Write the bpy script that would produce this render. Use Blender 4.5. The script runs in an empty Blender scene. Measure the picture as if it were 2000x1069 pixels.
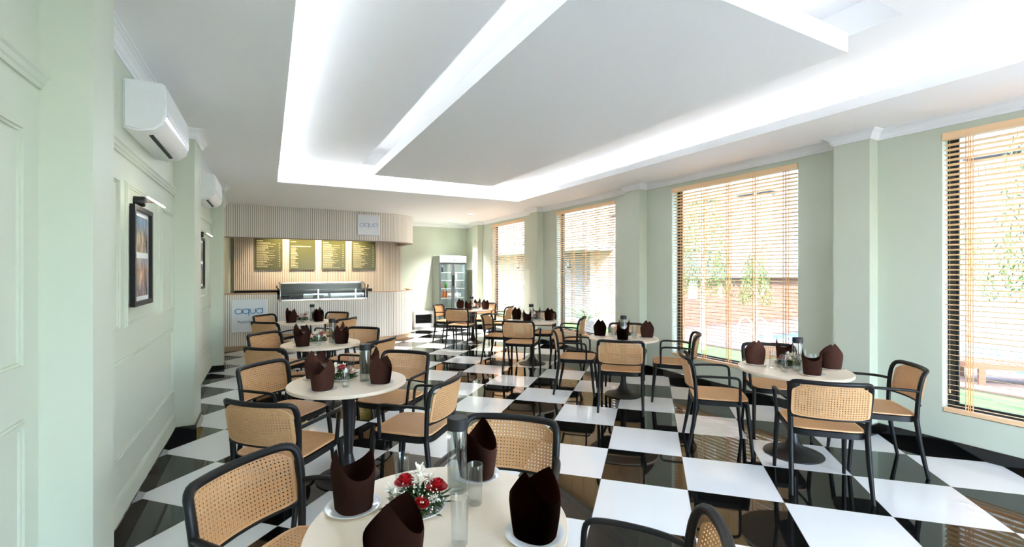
import bpy, bmesh, math, random
from mathutils import Vector, Matrix
random.seed(7)
S = bpy.context.scene
COL = S.collection
PI = math.pi
# ------------------------------------------------------------------ camera, world, sun, exposure
cam_d = bpy.data.cameras.new('camera'); cam = bpy.data.objects.new('camera', cam_d); COL.objects.link(cam)
cam.location = (0, 0, 1.5394)
cam.rotation_euler = (PI/2, 0, -math.radians(28.0977))
cam_d.sensor_width = 36; cam_d.lens = 891.52/2000*36
cam_d.shift_y = -(534.5-529.21)/2000
cam_d.clip_start = .05; cam_d.clip_end = 200
S.camera = cam
S.view_settings.view_transform = 'Standard'; S.view_settings.look = 'None'
S.view_settings.gamma = 1; S.view_settings.use_curve_mapping = False
S.view_settings.exposure = 3.98
S.cycles.max_bounces = 16; S.cycles.diffuse_bounces = 10; S.cycles.glossy_bounces = 5; S.cycles.transparent_max_bounces = 24
S.cycles.caustics_reflective = False; S.cycles.caustics_refractive = False; S.cycles.sample_clamp_indirect = 6
W = bpy.data.worlds.new('world'); S.world = W; W.use_nodes = True
nt = W.node_tree; bg = nt.nodes['Background']
sky = nt.nodes.new('ShaderNodeTexSky'); sky.sky_type = 'NISHITA'
sky.sun_elevation = math.radians(52); sky.sun_rotation = math.radians(-80); sky.sun_disc = False
sky.air_density = 1.0; sky.dust_density = 2.0
nt.links.new(sky.outputs[0], bg.inputs[0]); bg.inputs[1].default_value = 0.43
sd = bpy.data.lights.new('sun', 'SUN'); sd.energy = 2.0; sd.angle = math.radians(2); sd.color = (1, .98, .96)
so = bpy.data.objects.new('sun', sd); COL.objects.link(so)
so.rotation_euler = Vector((-.42, -1.1, .95)).to_track_quat('Z', 'Y').to_euler()

def area_light(name, loc, sx, sy, power, color=(1, 1, 1), rot=(0, 0, 0), spread=PI):
    d = bpy.data.lights.new(name, 'AREA'); d.shape = 'RECTANGLE'; d.size = sx; d.size_y = sy
    d.energy = power; d.color = color; d.spread = spread
    o = bpy.data.objects.new(name, d); COL.objects.link(o); o.location = loc; o.rotation_euler = rot
    return o
UP = (PI, 0, 0)
# cove lighting: LED lines lying on the hidden shelf of the ceiling recess, facing up
RX0, RX1, RY0, RY1 = .12, 4.20, -.10, 7.62      # opening of the recess
ZC, ZU = 2.86, 3.09                            # lower and upper ceiling
LEDC = (.88, .945, 1)
ZL, CB = ZC+.098, .13
def cove(x, y, nx, ny, length, power):
    # strip runs across its facing direction, tipped up so that it washes over the upper ceiling
    o = area_light('cove_led', (x, y, ZL), length, .024, power, LEDC)
    n = Vector((nx*.22, ny*.22, .97)).normalized(); t = Vector((-ny, nx, 0)); u = (-n).cross(t)
    o.rotation_euler = Matrix((t, u, -n)).transposed().to_euler()
cove(RX0-CB, (RY0+RY1)/2, 1, 0, RY1-RY0, 2.2); cove(RX1+CB, (RY0+RY1)/2, -1, 0, RY1-RY0, 1.5)
cove((RX0+RX1)/2, RY1+CB, 0, -1, RX1-RX0, 3.2); cove((RX0+RX1)/2, RY0-CB, 0, 1, RX1-RX0, 1.2)
HX0, HX1, HY0, HY1 = 1.205, 3.38, 1.32, 6.87   # slot cut in the upper ceiling
PX0, PX1, PY0, PY1 = 1.33, 3.20, 1.53, 6.68    # hanging panel
area_light('slot_led', (PX0+.10, (PY0+PY1)/2, 3.05), .03, PY1-PY0-.1, .24, LEDC, UP)
area_light('slot_led', ((PX0+PX1)/2, PY0+.10, 3.05), PX1-PX0-.2, .03, .12, LEDC, UP)

# ------------------------------------------------------------------ materials
def lin(c):
    return tuple(((v/255)/12.92 if v/255 <= .04045 else ((v/255+.055)/1.055)**2.4) for v in c)+(1,)
def mat(name, rgb, rough=.5, metal=0, spec=.5, trans=0, emit=None, es=0, coat=0, bump=None, var=None, alpha=None, sss=0):
    m = bpy.data.materials.new(name); m.use_nodes = True
    n = m.node_tree.nodes; l = m.node_tree.links; b = n['Principled BSDF']
    b.inputs['Base Color'].default_value = lin(rgb); b.inputs['Roughness'].default_value = rough
    b.inputs['Metallic'].default_value = metal; b.inputs['Specular IOR Level'].default_value = spec
    b.inputs['Transmission Weight'].default_value = trans; b.inputs['Coat Weight'].default_value = coat
    if emit: b.inputs['Emission Color'].default_value = lin(emit); b.inputs['Emission Strength'].default_value = es
    if var:     # (scale, amount) gentle tone variation of the material itself
        tc = n.new('ShaderNodeTexCoord'); no = n.new('ShaderNodeTexNoise'); no.inputs['Scale'].default_value = var[0]
        mx = n.new('ShaderNodeMix'); mx.data_type = 'RGBA'
        c = lin(rgb); k = var[1]
        mx.inputs['A'].default_value = tuple(v*(1-k) for v in c[:3])+(1,); mx.inputs['B'].default_value = tuple(min(1, v*(1+k)) for v in c[:3])+(1,)
        if len(var) > 2:
            mp = n.new('ShaderNodeMapping'); mp.inputs['Scale'].default_value = var[2]; l.new(tc.outputs['Object'], mp.inputs[0]); l.new(mp.outputs[0], no.inputs[0])
        else: l.new(tc.outputs['Object'], no.inputs[0])
        l.new(no.outputs[0], mx.inputs['Factor']); l.new(mx.outputs['Result'], b.inputs['Base Color'])
    if bump:    # (scale, strength, distance)
        tc = n.new('ShaderNodeTexCoord'); no = n.new('ShaderNodeTexNoise'); no.inputs['Scale'].default_value = bump[0]; no.inputs['Detail'].default_value = 4
        l.new(tc.outputs['Object'], no.inputs[0])
        bp = n.new('ShaderNodeBump'); bp.inputs['Strength'].default_value = bump[1]; bp.inputs['Distance'].default_value = bump[2]
        l.new(no.outputs[0], bp.inputs['Height']); l.new(bp.outputs[0], b.inputs['Normal'])
    return m
M = {}
M['green'] = mat('sage_paint', (200, 206, 190), .55, spec=.3)
M['ceil'] = mat('ceiling_paint', (246, 246, 247), .6, spec=.3)
M['crown'] = mat('crown_paint', (240, 241, 243), .45)
M['black_tile'] = mat('black_skirting_tile', (8, 8, 9), .06, coat=.3)
M['black'] = mat('black_plastic', (12, 13, 15), .45, spec=.35)
M['blackmetal'] = mat('black_metal', (20, 20, 21), .35, spec=.5)
M['blackframe'] = mat('black_aluminium', (24, 23, 24), .4)
M['top'] = mat('beige_laminate', (233, 217, 196), .32, var=(6, .03, (1, 12, 1)))
M['edge'] = mat('beige_edging', (214, 192, 165), .4)
M['napkin'] = mat('brown_cloth', (76, 47, 39), .85, spec=.15, bump=(900, .25, .0006))
M['plate'] = mat('white_china', (238, 238, 238), .12, coat=.3)
M['red'] = mat('rose_red', (176, 12, 24), .55)
M['white_petal'] = mat('white_petal', (243, 238, 226), .6)
M['pink'] = mat('pink_petal', (233, 186, 168), .6)
M['leaf'] = mat('leaf_green', (60, 88, 44), .55, var=(40, .35))
M['leafy'] = mat('bright_leaf', (70, 88, 36), .55, var=(2.5, .4))
M['bark'] = mat('pale_bark', (168, 150, 132), .8, bump=(20, .5, .02))
M['wood_blind'] = mat('blind_wood', (246, 208, 164), .45, var=(3, .06, (30, .6, 30)))
M['cord'] = mat('blind_cord', (236, 190, 136), .7)
M['slat'] = mat('slat_laminate', (216, 204, 190), .45, var=(4, .07, (1, 1, .15)))
M['slatback'] = mat('slat_groove', (150, 137, 122), .7)
M['slatfront'] = mat('slat_laminate_pale', (238, 233, 225), .45, var=(4, .05, (1, 1, .15)))
M['wood'] = mat('plinth_wood', (190, 158, 128), .4, var=(5, .15, (1, 8, 8)))
M['steel'] = mat('steel', (200, 200, 202), .25, metal=1)
M['steelm'] = mat('matt_steel', (190, 190, 190), .42, metal=.6)
M['white'] = mat('white_plastic', (236, 238, 240), .28)
M['whitesign'] = mat('white_acrylic', (228, 233, 240), .12)
M['blue'] = mat('logo_blue', (46, 140, 196), .4)
M['blue2'] = mat('lettering_blue', (70, 120, 165), .4)
M['silverlogo'] = mat('pale_logo_blue', (150, 175, 205), .3)
M['menu'] = mat('olive_menu_board', (74, 76, 42), .3)
M['menutext'] = mat('menu_lettering', (205, 196, 160), .5)
M['counterblack'] = mat('black_granite', (14, 14, 16), .2)
M['fridge'] = mat('fridge_grey', (150, 160, 150), .4)
M['fridge_dark'] = mat('fridge_door_frame', (74, 82, 86), .4)
M['fridge_in'] = mat('fridge_liner', (150, 166, 168), .5)
M['mat_board'] = mat('picture_mat', (226, 228, 226), .5)
M['brown_clad'] = mat('brown_cladding', (98, 68, 54), .7, var=(1, .08, (1, 1, 14)))
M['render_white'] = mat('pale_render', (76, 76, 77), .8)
M['grey_glass'] = mat('grey_cladding', (150, 160, 166), .4)
M['bluegrey'] = mat('bluegrey_roofing', (86, 102, 110), .6)
M['deck'] = mat('timber_deck', (74, 60, 54), .7, var=(2, .12, (1, 14, 1)))
M['paving'] = mat('pale_paving', (90, 88, 85), .7)
M['lawn'] = mat('lawn_grass', (56, 92, 30), .9, var=(30, .3), bump=(120, .8, .02))
M['water'] = mat('pool_water', (36, 112, 138), .05, spec=.5)
M['lounger'] = mat('lounger_timber', (88, 54, 34), .5)
M['outchair'] = mat('grey_rope', (110, 122, 130), .6)
M['window_dark'] = mat('dark_window', (52, 56, 58), .2)
M['orange_drink'] = mat('orange_drink', (188, 98, 40), .25)
M['red_pack'] = mat('red_packet', (206, 92, 84), .4)
M['green_can'] = mat('green_can', (44, 122, 62), .3)
M['clear_pack'] = mat('pale_bottle', (205, 214, 218), .25)
M['darkcap'] = mat('bottle_cap', (28, 29, 31), .55)
M['copper'] = mat('copper_arm', (206, 150, 118), .3, metal=1)
M['label_white'] = mat('price_card', (205, 212, 205), .5)
M['downlight'] = mat('lit_diffuser', (255, 255, 255), .5, emit=(255, 250, 240), es=9)
M['ledtube'] = mat('lit_tube', (255, 255, 255), .5, emit=(255, 246, 228), es=1.2)
M['wovenbasket'] = mat('woven_twigs', (120, 96, 60), .8)

def thin_glass(name, tint, f0=.04, rough=0.0, p=4.0, k=.5):
    m = bpy.data.materials.new(name); m.use_nodes = True; n = m.node_tree.nodes; l = m.node_tree.links
    n.clear(); out = n.new('ShaderNodeOutputMaterial'); mix = n.new('ShaderNodeMixShader')
    tr = n.new('ShaderNodeBsdfTransparent'); gl = n.new('ShaderNodeBsdfGlossy'); lw = n.new('ShaderNodeLayerWeight'); lw.inputs['Blend'].default_value = .5
    pw = n.new('ShaderNodeMath'); pw.operation = 'POWER'; pw.inputs[1].default_value = p; ma = n.new('ShaderNodeMath'); ma.operation = 'MULTIPLY_ADD'; ma.inputs[1].default_value = (1-f0)*k; ma.inputs[2].default_value = f0
    tr.inputs[0].default_value = tint+(1,); gl.inputs['Roughness'].default_value = rough
    l.new(lw.outputs['Facing'], pw.inputs[0]); l.new(pw.outputs[0], ma.inputs[0])
    l.new(ma.outputs[0], mix.inputs[0]); l.new(tr.outputs[0], mix.inputs[1]); l.new(gl.outputs[0], mix.inputs[2]); l.new(mix.outputs[0], out.inputs[0])
    return m
M['pane'] = thin_glass('window_glass', (.98, .99, .985), .03)
M['caseglass'] = thin_glass('display_glass', (.93, .96, .95), .05)
M['glass'] = thin_glass('tumbler_glass', (.94, .955, .955), .05, 0, 3.2, .75)
M['bottleglass'] = thin_glass('bottle_glass', (.88, .905, .90), .08, 0, 3.0, .7)

def floor_material():
    m = bpy.data.materials.new('checker_floor'); m.use_nodes = True; n = m.node_tree.nodes; l = m.node_tree.links; b = n['Principled BSDF']
    def math_n(op, a, c=None):
        k = n.new('ShaderNodeMath'); k.operation = op
        for i, v in enumerate((a, c)):
            if v is None: continue
            if isinstance(v, (int, float)): k.inputs[i].default_value = v
            else: l.new(v, k.inputs[i])
        return k.outputs[0]
    tc = n.new('ShaderNodeTexCoord'); sp = n.new('ShaderNodeSeparateXYZ'); l.new(tc.outputs['Object'], sp.inputs[0])
    x = math_n('SUBTRACT', sp.outputs[0], 3.444); y = math_n('SUBTRACT', sp.outputs[1], 3.941); k = .70711/.6
    u = math_n('MULTIPLY', math_n('SUBTRACT', x, y), k); v = math_n('MULTIPLY', math_n('ADD', x, y), -k)
    s = math_n('ADD', math_n('FLOOR', u), math_n('FLOOR', v)); p = math_n('FLOORED_MODULO', s, 2.0)
    def edge(w): return math_n('LESS_THAN', math_n('SUBTRACT', .5, math_n('ABSOLUTE', math_n('SUBTRACT', math_n('FRACT', w), .5))), .0028)
    g = math_n('MAXIMUM', edge(u), edge(v))
    nz = n.new('ShaderNodeTexNoise'); nz.inputs['Scale'].default_value = 1.3; nz.inputs['Detail'].default_value = 6; l.new(tc.outputs['Object'], nz.inputs[0])
    w = n.new('ShaderNodeMix'); w.data_type = 'RGBA'; w.inputs['A'].default_value = lin((232, 233, 235)); w.inputs['B'].default_value = lin((242, 243, 244)); l.new(nz.outputs[0], w.inputs['Factor'])
    mx = n.new('ShaderNodeMix'); mx.data_type = 'RGBA'; mx.inputs['A'].default_value = lin((13, 13, 13)); l.new(w.outputs['Result'], mx.inputs['B']); l.new(p, mx.inputs['Factor'])
    gm = n.new('ShaderNodeMix'); gm.data_type = 'RGBA'; l.new(mx.outputs['Result'], gm.inputs['A']); gm.inputs['B'].default_value = lin((165, 163, 158)); l.new(g, gm.inputs['Factor'])
    l.new(gm.outputs['Result'], b.inputs['Base Color'])
    b.inputs['Roughness'].default_value = .035; b.inputs['Specular IOR Level'].default_value = .62
    return m
M['floor'] = floor_material()

def cane_material(name, rgb, axis, pitch):
    """woven strands crossing between the holes, as thin darker lines and a slight relief"""
    m = bpy.data.materials.new(name); m.use_nodes = True; n = m.node_tree.nodes; l = m.node_tree.links; b = n['Principled BSDF']
    tc = n.new('ShaderNodeTexCoord'); mp = n.new('ShaderNodeMapping'); l.new(tc.outputs['Object'], mp.inputs[0])
    fac = None
    for d, ax in enumerate(axis):
        w = n.new('ShaderNodeTexWave'); w.bands_direction = ax; w.wave_type = 'BANDS'; w.inputs['Scale'].default_value = (2*PI/20)/pitch[d]*1.0
        l.new(mp.outputs[0], w.inputs[0])
        if fac is None: fac = w.outputs['Fac']
        else:
            k = n.new('ShaderNodeMath'); k.operation = 'MULTIPLY'; l.new(fac, k.inputs[0]); l.new(w.outputs['Fac'], k.inputs[1]); fac = k.outputs[0]
    mx = n.new('ShaderNodeMix'); mx.data_type = 'RGBA'; c = lin(rgb)
    mx.inputs['A'].default_value = tuple(v*.72 for v in c[:3])+(1,); mx.inputs['B'].default_value = c
    r = n.new('ShaderNodeMapRange'); r.inputs['From Max'].default_value = .35; l.new(fac, r.inputs[0]); l.new(r.outputs[0], mx.inputs['Factor'])
    l.new(mx.outputs['Result'], b.inputs['Base Color']); b.inputs['Roughness'].default_value = .5
    return m
M['cane'] = mat('cane_border', (220, 172, 124), .48)
M['cane_back'] = cane_material('cane_weave', (217, 168, 118), 'XZ', (.0082, .0082))
M['cane_seat'] = cane_material('cane_seat_weave', (218, 168, 119), 'XY', (.0088, .0088))

def print_material(name, seed, horizon, a, b_, c):
    m = bpy.data.materials.new(name); m.use_nodes = True; n = m.node_tree.nodes; l = m.node_tree.links; b = n['Principled BSDF']
    tc = n.new('ShaderNodeTexCoord'); mp = n.new('ShaderNodeMapping'); mp.inputs['Location'].default_value = (seed, seed, seed); mp.inputs['Scale'].default_value = (1, 14, 5)
    l.new(tc.outputs['Object'], mp.inputs[0]); no = n.new('ShaderNodeTexNoise'); no.inputs['Scale'].default_value = 1.6; no.inputs['Detail'].default_value = 5; l.new(mp.outputs[0], no.inputs[0])
    r = n.new('ShaderNodeValToRGB'); e = r.color_ramp.elements; e[0].position = .32; e[0].color = lin(a); e[1].position = .68; e[1].color = lin(c)
    q = e.new(.5); q.color = lin(b_); l.new(no.outputs[0], r.inputs[0])
    sp = n.new('ShaderNodeSeparateXYZ'); l.new(tc.outputs['Object'], sp.inputs[0]); mr = n.new('ShaderNodeMapRange'); mr.inputs['From Min'].default_value = horizon-.03; mr.inputs['From Max'].default_value = horizon+.06
    l.new(sp.outputs[2], mr.inputs[0]); mx = n.new('ShaderNodeMix'); mx.data_type = 'RGBA'; l.new(mr.outputs[0], mx.inputs['Factor']); l.new(r.outputs[0], mx.inputs['A'])
    mx2 = n.new('ShaderNodeMix'); mx2.data_type = 'RGBA'; mx2.inputs['Factor'].default_value = .45; mx2.inputs['A'].default_value = lin((120, 165, 200)); l.new(r.outputs[0], mx2.inputs['B'])
    l.new(mx2.outputs['Result'], mx.inputs['B']); l.new(mx.outputs['Result'], b.inputs['Base Color']); b.inputs['Roughness'].default_value = .25
    return m

# ------------------------------------------------------------------ mesh helpers
def finish(name, bm, m, parent=None, smooth=None, loc=None):
    me = bpy.data.meshes.new(name)
    bmesh.ops.recalc_face_normals(bm, faces=bm.faces)
    bm.to_mesh(me); bm.free()
    for k in (m if isinstance(m, (list, tuple)) else [m]): me.materials.append(k)
    if smooth is not None:
        for p in me.polygons: p.use_smooth = True
        if smooth < 180: me.set_sharp_from_angle(angle=math.radians(smooth))
    o = bpy.data.objects.new(name, me); COL.objects.link(o)
    if parent: o.parent = parent
    if loc: o.location = loc
    return o
def B(): return bmesh.new()
def box(bm, x0, x1, y0, y1, z0, z1, mi=0, mtx=None):
    v = [bm.verts.new((x, y, z)) for x in (x0, x1) for y in (y0, y1) for z in (z0, z1)]
    for f in ((0, 1, 3, 2), (4, 6, 7, 5), (0, 4, 5, 1), (2, 3, 7, 6), (0, 2, 6, 4), (1, 5, 7, 3)):
        fc = bm.faces.new([v[i] for i in f]); fc.material_index = mi
    if mtx: bmesh.ops.transform(bm, matrix=mtx, verts=v)
    return v
def rbox(bm, x0, x1, y0, y1, z0, z1, r=.01, seg=2):
    t = bmesh.new(); box(t, x0, x1, y0, y1, z0, z1)
    bmesh.ops.bevel(t, geom=t.edges[:], offset=r, segments=seg, affect='EDGES', profile=.5)
    me = bpy.data.meshes.new('t'); t.to_mesh(me); t.free(); bm.from_mesh(me); bpy.data.meshes.remove(me)
def lathe(bm, prof, c=(0, 0, 0), seg=32, mi=0, close=False):
    rings = []
    for r, z in prof:
        if r < 1e-6: rings.append([bm.verts.new((c[0], c[1], c[2]+z))])
        else: rings.append([bm.verts.new((c[0]+r*math.cos(2*PI*i/seg), c[1]+r*math.sin(2*PI*i/seg), c[2]+z)) for i in range(seg)])
    pairs = list(zip(rings, rings[1:]))+([(rings[-1], rings[0])] if close else [])
    for a, b in pairs:
        for i in range(seg):
            j = (i+1) % seg
            if len(a) == 1 and len(b) == 1: continue
            if len(a) == 1: f = bm.faces.new((a[0], b[i], b[j]))
            elif len(b) == 1: f = bm.faces.new((a[i], a[j], b[0]))
            else: f = bm.faces.new((a[i], a[j], b[j], b[i]))
            f.material_index = mi
def tube(bm, pts, rad, seg=10, flat=1.0, upv=None, cap=True, closed=False):
    """sweep along pts; rad a number or list; flat scales the section along 'up'"""
    pts = [Vector(p) for p in pts]; n = len(pts)
    if not isinstance(rad, (list, tuple)): rad = [rad]*n
    rings = []; pu = None
    for i, p in enumerate(pts):
        if closed: t = (pts[(i+1) % n]-pts[i-1])
        else: t = (pts[min(i+1, n-1)]-pts[max(i-1, 0)])
        t.normalize()
        if upv is not None: u = Vector(upv)
        elif pu is None: u = Vector((0, 0, 1)) if abs(t.z) < .9 else Vector((0, 1, 0))
        else: u = pu
        u = (u-t*u.dot(t))
        if u.length < 1e-4: u = t.orthogonal()
        u.normalize(); pu = u; s = t.cross(u)
        rings.append([bm.verts.new(p+s*math.cos(2*PI*k/seg)*rad[i]+u*math.sin(2*PI*k/seg)*rad[i]*flat) for k in range(seg)])
    for a, b in list(zip(rings, rings[1:]))+([(rings[-1], rings[0])] if closed else []):
        for k in range(seg):
            bm.faces.new((a[k], a[(k+1) % seg], b[(k+1) % seg], b[k]))
    if cap and not closed:
        bm.faces.new(rings[0]); bm.faces.new(rings[-1])
def smooth_path(pts, it=2):
    pts = [Vector(p) for p in pts]
    for _ in range(it):
        q = [pts[0]]
        for a, b in zip(pts, pts[1:]): q += [a*.75+b*.25, a*.25+b*.75]
        q.append(pts[-1]); pts = q
    return pts
def prism(bm, poly, z0, z1, mi=0):
    a = [bm.verts.new((x, y, z0)) for x, y in poly]; b = [bm.verts.new((x, y, z1)) for x, y in poly]; n = len(poly)
    bm.faces.new(a).material_index = mi; bm.faces.new(b).material_index = mi
    for i in range(n): bm.faces.new((a[i], a[(i+1) % n], b[(i+1) % n], b[i])).material_index = mi
def plan_sweep(bm, path, prof):
    """prof = [(distance into the room, z)], path walked with the room on the left"""
    P = [Vector(p) for p in path]; rings = []
    for i, p in enumerate(P):
        def nrm(a, b): d = (b-a).normalized(); return Vector((-d.y, d.x))
        if i == 0: nn = nrm(P[0], P[1])
        elif i == len(P)-1: nn = nrm(P[-2], P[-1])
        else:
            a, b = nrm(P[i-1], p), nrm(p, P[i+1]); s = a+b; nn = s/(s.dot(a))
        rings.append([bm.verts.new((p.x+nn.x*d, p.y+nn.y*d, z)) for d, z in prof])
    for a, b in zip(rings, rings[1:]):
        for k in range(len(prof)-1): bm.faces.new((a[k], a[k+1], b[k+1], b[k]))
    for r in (rings[0], rings[-1]):
        if len(r) > 2: bm.faces.new(r)
def tag(o, label=None, cat=None, group=None, kind=None):
    if label: o['label'] = label
    if cat: o['category'] = cat
    if group: o['group'] = group
    if kind: o['kind'] = kind
    return o
def thing(name, loc, label, cat, rz=0, group=None):
    o = bpy.data.objects.new(name, None); COL.objects.link(o); o.location = loc; o.rotation_euler = (0, 0, rz); o.empty_display_size = .1
    return tag(o, label, cat, group)
KIDS = {}
def kids(o):
    return KIDS.get(o.name) or [c for c in bpy.data.objects if c.parent is o]
def copy_tree(o, parent=None):
    c = o.copy(); COL.objects.link(c)
    if parent is not None: c.parent = parent
    ch = [k for k in bpy.data.objects if k.parent is o]
    for k in ch: copy_tree(k, c)
    return c
def struct(name, bm, m, smooth=None): return tag(finish(name, bm, m, None, smooth), kind='structure')

# ------------------------------------------------------------------ the room
XL, XLP, XR, XRP, YB, YF, WT = -.767, -.61, 5.11, 4.96, -3.6, 12.40, .2
bm = B(); box(bm, XL-WT, XR+WT, YB-.2, YF+.2, -.12, 0); struct('floor', bm, M['floor'])
LP = [(-.62, -.30), (2.366, 2.645), (5.175, 5.64), (8.235, 8.48)]
RP = [(-.8, -.5), (2.19, 2.50), (5.19, 5.50), (8.17, 8.49), (11.25, 11.60)]
WIN = [(-.04, 1.72), (2.93, 4.70), (5.91, 7.67), (8.98, 10.70), (-3.05, -1.28)]
ZS, ZH = .33, 2.72
bm = B(); box(bm, XL-WT, XL, YB, YF, 0, 3.45)
for a, b in LP: box(bm, XL-.01, XLP, a, b, 0, ZC)
struct('wall_left', bm, M['green'])
bm = B(); box(bm, XR, XR+WT, YB, YF, 0, ZS); box(bm, XR, XR+WT, YB, YF, ZH, 3.45)
ys = [YB]+[v for w in sorted(WIN) for v in w]+[YF]
for a, b in zip(ys[::2], ys[1::2]): box(bm, XR, XR+WT, a, b, ZS, ZH)
for a, b in RP: box(bm, XRP, XR+.01, a, b, 0, ZC)
struct('wall_right', bm, M['green'])
bm = B(); box(bm, XL-WT, XR+WT, YF, YF+.2, 0, 3.45); struct('wall_back', bm, M['green'])
# unseen entrance wall behind the photographer; openings added and sized to let daylight in
bm = B(); box(bm, XL-WT, XR+WT, YB-.2, YB, 2.75, 3.45)
for a, b in ((XL-WT, 1.5), (2.6, 2.7), (4.3, XR+WT)): box(bm, a, b, YB-.2, YB, 0, 2.75)
struct('wall_front', bm, M['green'])

# ceiling: lower ring, lip shelf, upper level with slot, hanging panel, roof slab
bm = B(); sh = .22
for x0, x1, y0, y1 in ((XL, RX0, YB, YF), (RX1, XR, YB, YF), (RX0, RX1, RY1, YF), (RX0, RX1, YB, RY0)): box(bm, x0, x1, y0, y1, ZC, ZC+.085)
struct('ceiling', bm, M['ceil'])
bm = B()
x0, x1, y0, y1 = RX0-sh, RX1+sh, RY0-sh, RY1+sh
for a in ((x0-.05, x0, y0-.05, y1+.05), (x1, x1+.05, y0-.05, y1+.05)): box(bm, *a, ZC+.08, ZU)
for a in ((x0, x1, y0-.05, y0), (x0, x1, y1, y1+.05)): box(bm, *a, ZC+.08, ZU)
for a in ((x0-.05, HX0, y0-.05, y1+.05), (HX1, x1+.05, y0-.05, y1+.05), (HX0, HX1, y0-.05, HY0), (HX0, HX1, HY1, y1+.05)): box(bm, *a, ZU, ZU+.02)
for a in ((HX0-.03, HX0, HY0, HY1), (HX1, HX1+.03, HY0, HY1), (HX0-.03, HX1+.03, HY0-.03, HY0), (HX0-.03, HX1+.03, HY1, HY1+.03)): box(bm, *a, ZU+.02, 3.28)
box(bm, HX0-.03, HX1+.03, HY0-.03, HY1+.03, 3.28, 3.30)
struct('ceiling_recess', bm, M['ceil'])
bm = B(); box(bm, PX0, PX1, PY0, PY1, 2.905, 3.03)
for x in (1.8, 2.8):
    for y in (2.4, 4.1, 5.8): box(bm, x, x+.05, y, y+.05, 3.03, 3.28)
struct('ceiling_panel', bm, M['ceil'])
bm = B(); box(bm, XL-WT-.3, XR+WT+.05, YB-.2, YF+.2, 3.45, 3.6); struct('roof', bm, M['ceil'])  # unseen slab, added over the ceiling to block the sun

def room_path(side):
    if side == 'R':      # walked so that the room is on the left: from the front to the back along +Y
        p = [(XR, YB)]
        for a, b in RP: p += [(XR, a), (XRP, a), (XRP, b), (XR, b)]
        return p+[(XR, YF)]
    p = [(XL, YF)]
    for a, b in LP[::-1]: p += [(XL, b), (XLP, b), (XLP, a), (XL, a)]
    return p+[(XL, YB)]
CROWN = [(0, 2.775), (.012, 2.775), (.016, 2.79), (.022, 2.795), (.03, 2.82), (.05, 2.84), (.062, 2.845), (.064, 2.853), (.075, 2.853), (.078, ZC), (0, ZC)]
BASE = [(.018, 0), (.018, .092), (.014, .098), (0, .098)]
for side, n in (('R', 'right'), ('L', 'left')):
    bm = B(); plan_sweep(bm, room_path(side), CROWN); struct('trim_1' if side == 'R' else 'trim_2', bm, M['crown'])
    bm = B(); plan_sweep(bm, room_path(side), BASE); struct('baseboard_'+n, bm, M['black_tile'])
bm = B(); plan_sweep(bm, [(XR, YF), (XL, YF)], CROWN); struct('trim_3', bm, M['crown'])
bm = B(); plan_sweep(bm, [(XR, YF), (XL, YF)], BASE); struct('baseboard_back', bm, M['black_tile'])

# wall panelling on the left wall
def mould(bm, y0, y1, z0, z1, w=.030, d=.016):
    for (a, b, c, e) in ((y0, y1, z0, z0+w), (y0, y1, z1-w, z1), (y0, y0+w, z0+w, z1-w), (y1-w, y1, z0+w, z1-w)):
        box(bm, XL-.002, XL+d*.5, a, b, c, e)
    i = w*.3
    for (a, b, c, e) in ((y0+i, y1-i, z0+i, z0+2.2*i), (y0+i, y1-i, z1-2.2*i, z1-i), (y0+i, y0+2.2*i, z0+2.2*i, z1-2.2*i), (y1-2.2*i, y1-i, z0+2.2*i, z1-2.2*i)):
        box(bm, XL, XL+d, a, b, c, e)
def bay(n, a, b, s):
    bm = B()
    mould(bm, max(a+.1, 2.82+s), 5.07+s, .44, 1.015)
    mould(bm, 2.90+s, 3.40+s, 1.19, 2.075); mould(bm, 3.535+s, 4.43+s, 1.19, 2.085); mould(bm, 4.57+s, 5.06+s, 1.19, 2.055)
    struct('trim_%d' % n, bm, M['green'])
    bm = B(); plan_sweep(bm, [(XL, b), (XL, a)], [(0, 2.225), (.010, 2.225), (.014, 2.24), (.02, 2.245), (.026, 2.262), (.034, 2.27), (.034, 2.285), (0, 2.285)])
    plan_sweep(bm, [(XL, b), (XL, a)], [(0, .098), (.014, .098), (.014, .215), (.008, .235), (0, .24)])
    struct('trim_%d' % (n+1), bm, M['green'])
bay(4, 2.645, 5.175, 0); bay(6, 5.64, 8.235, 3.03); bay(8, -.3, 2.366, -2.84)

# windows: black frames with panes, wooden venetian blinds
for k, (y0, y1) in enumerate(WIN):
    bm = B(); fx = XR+.115; w = .05
    for a in ((y0, y1, ZS, ZS+w), (y0, y1, ZH-.012, ZH), (y0, y0+w, ZS+w, ZH-.012), (y1-w, y1, ZS+w, ZH-.012)): box(bm, fx, fx+.055, *a)
    for a in ((y0+w, y1-w, ZS+w, ZS+w+.018), (y0+w, y0+w+.018, ZS+w+.018, ZH-.012), (y1-w-.018, y1-w, ZS+w+.018, ZH-.012)): box(bm, fx+.012, fx+.035, *a)
    wf = struct('window_%d' % (k+1), bm, M['blackframe'])
    bm = B(); box(bm, fx+.022, fx+.026, y0+w, y1-w, ZS+w, ZH-.012); finish('pane', bm, M['pane'], wf)
WNAMES = ['beside the first window-row table', 'behind the second window-row table', 'behind the third window-row table', 'beside the tall drinks fridge', 'next to the entrance']
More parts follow.
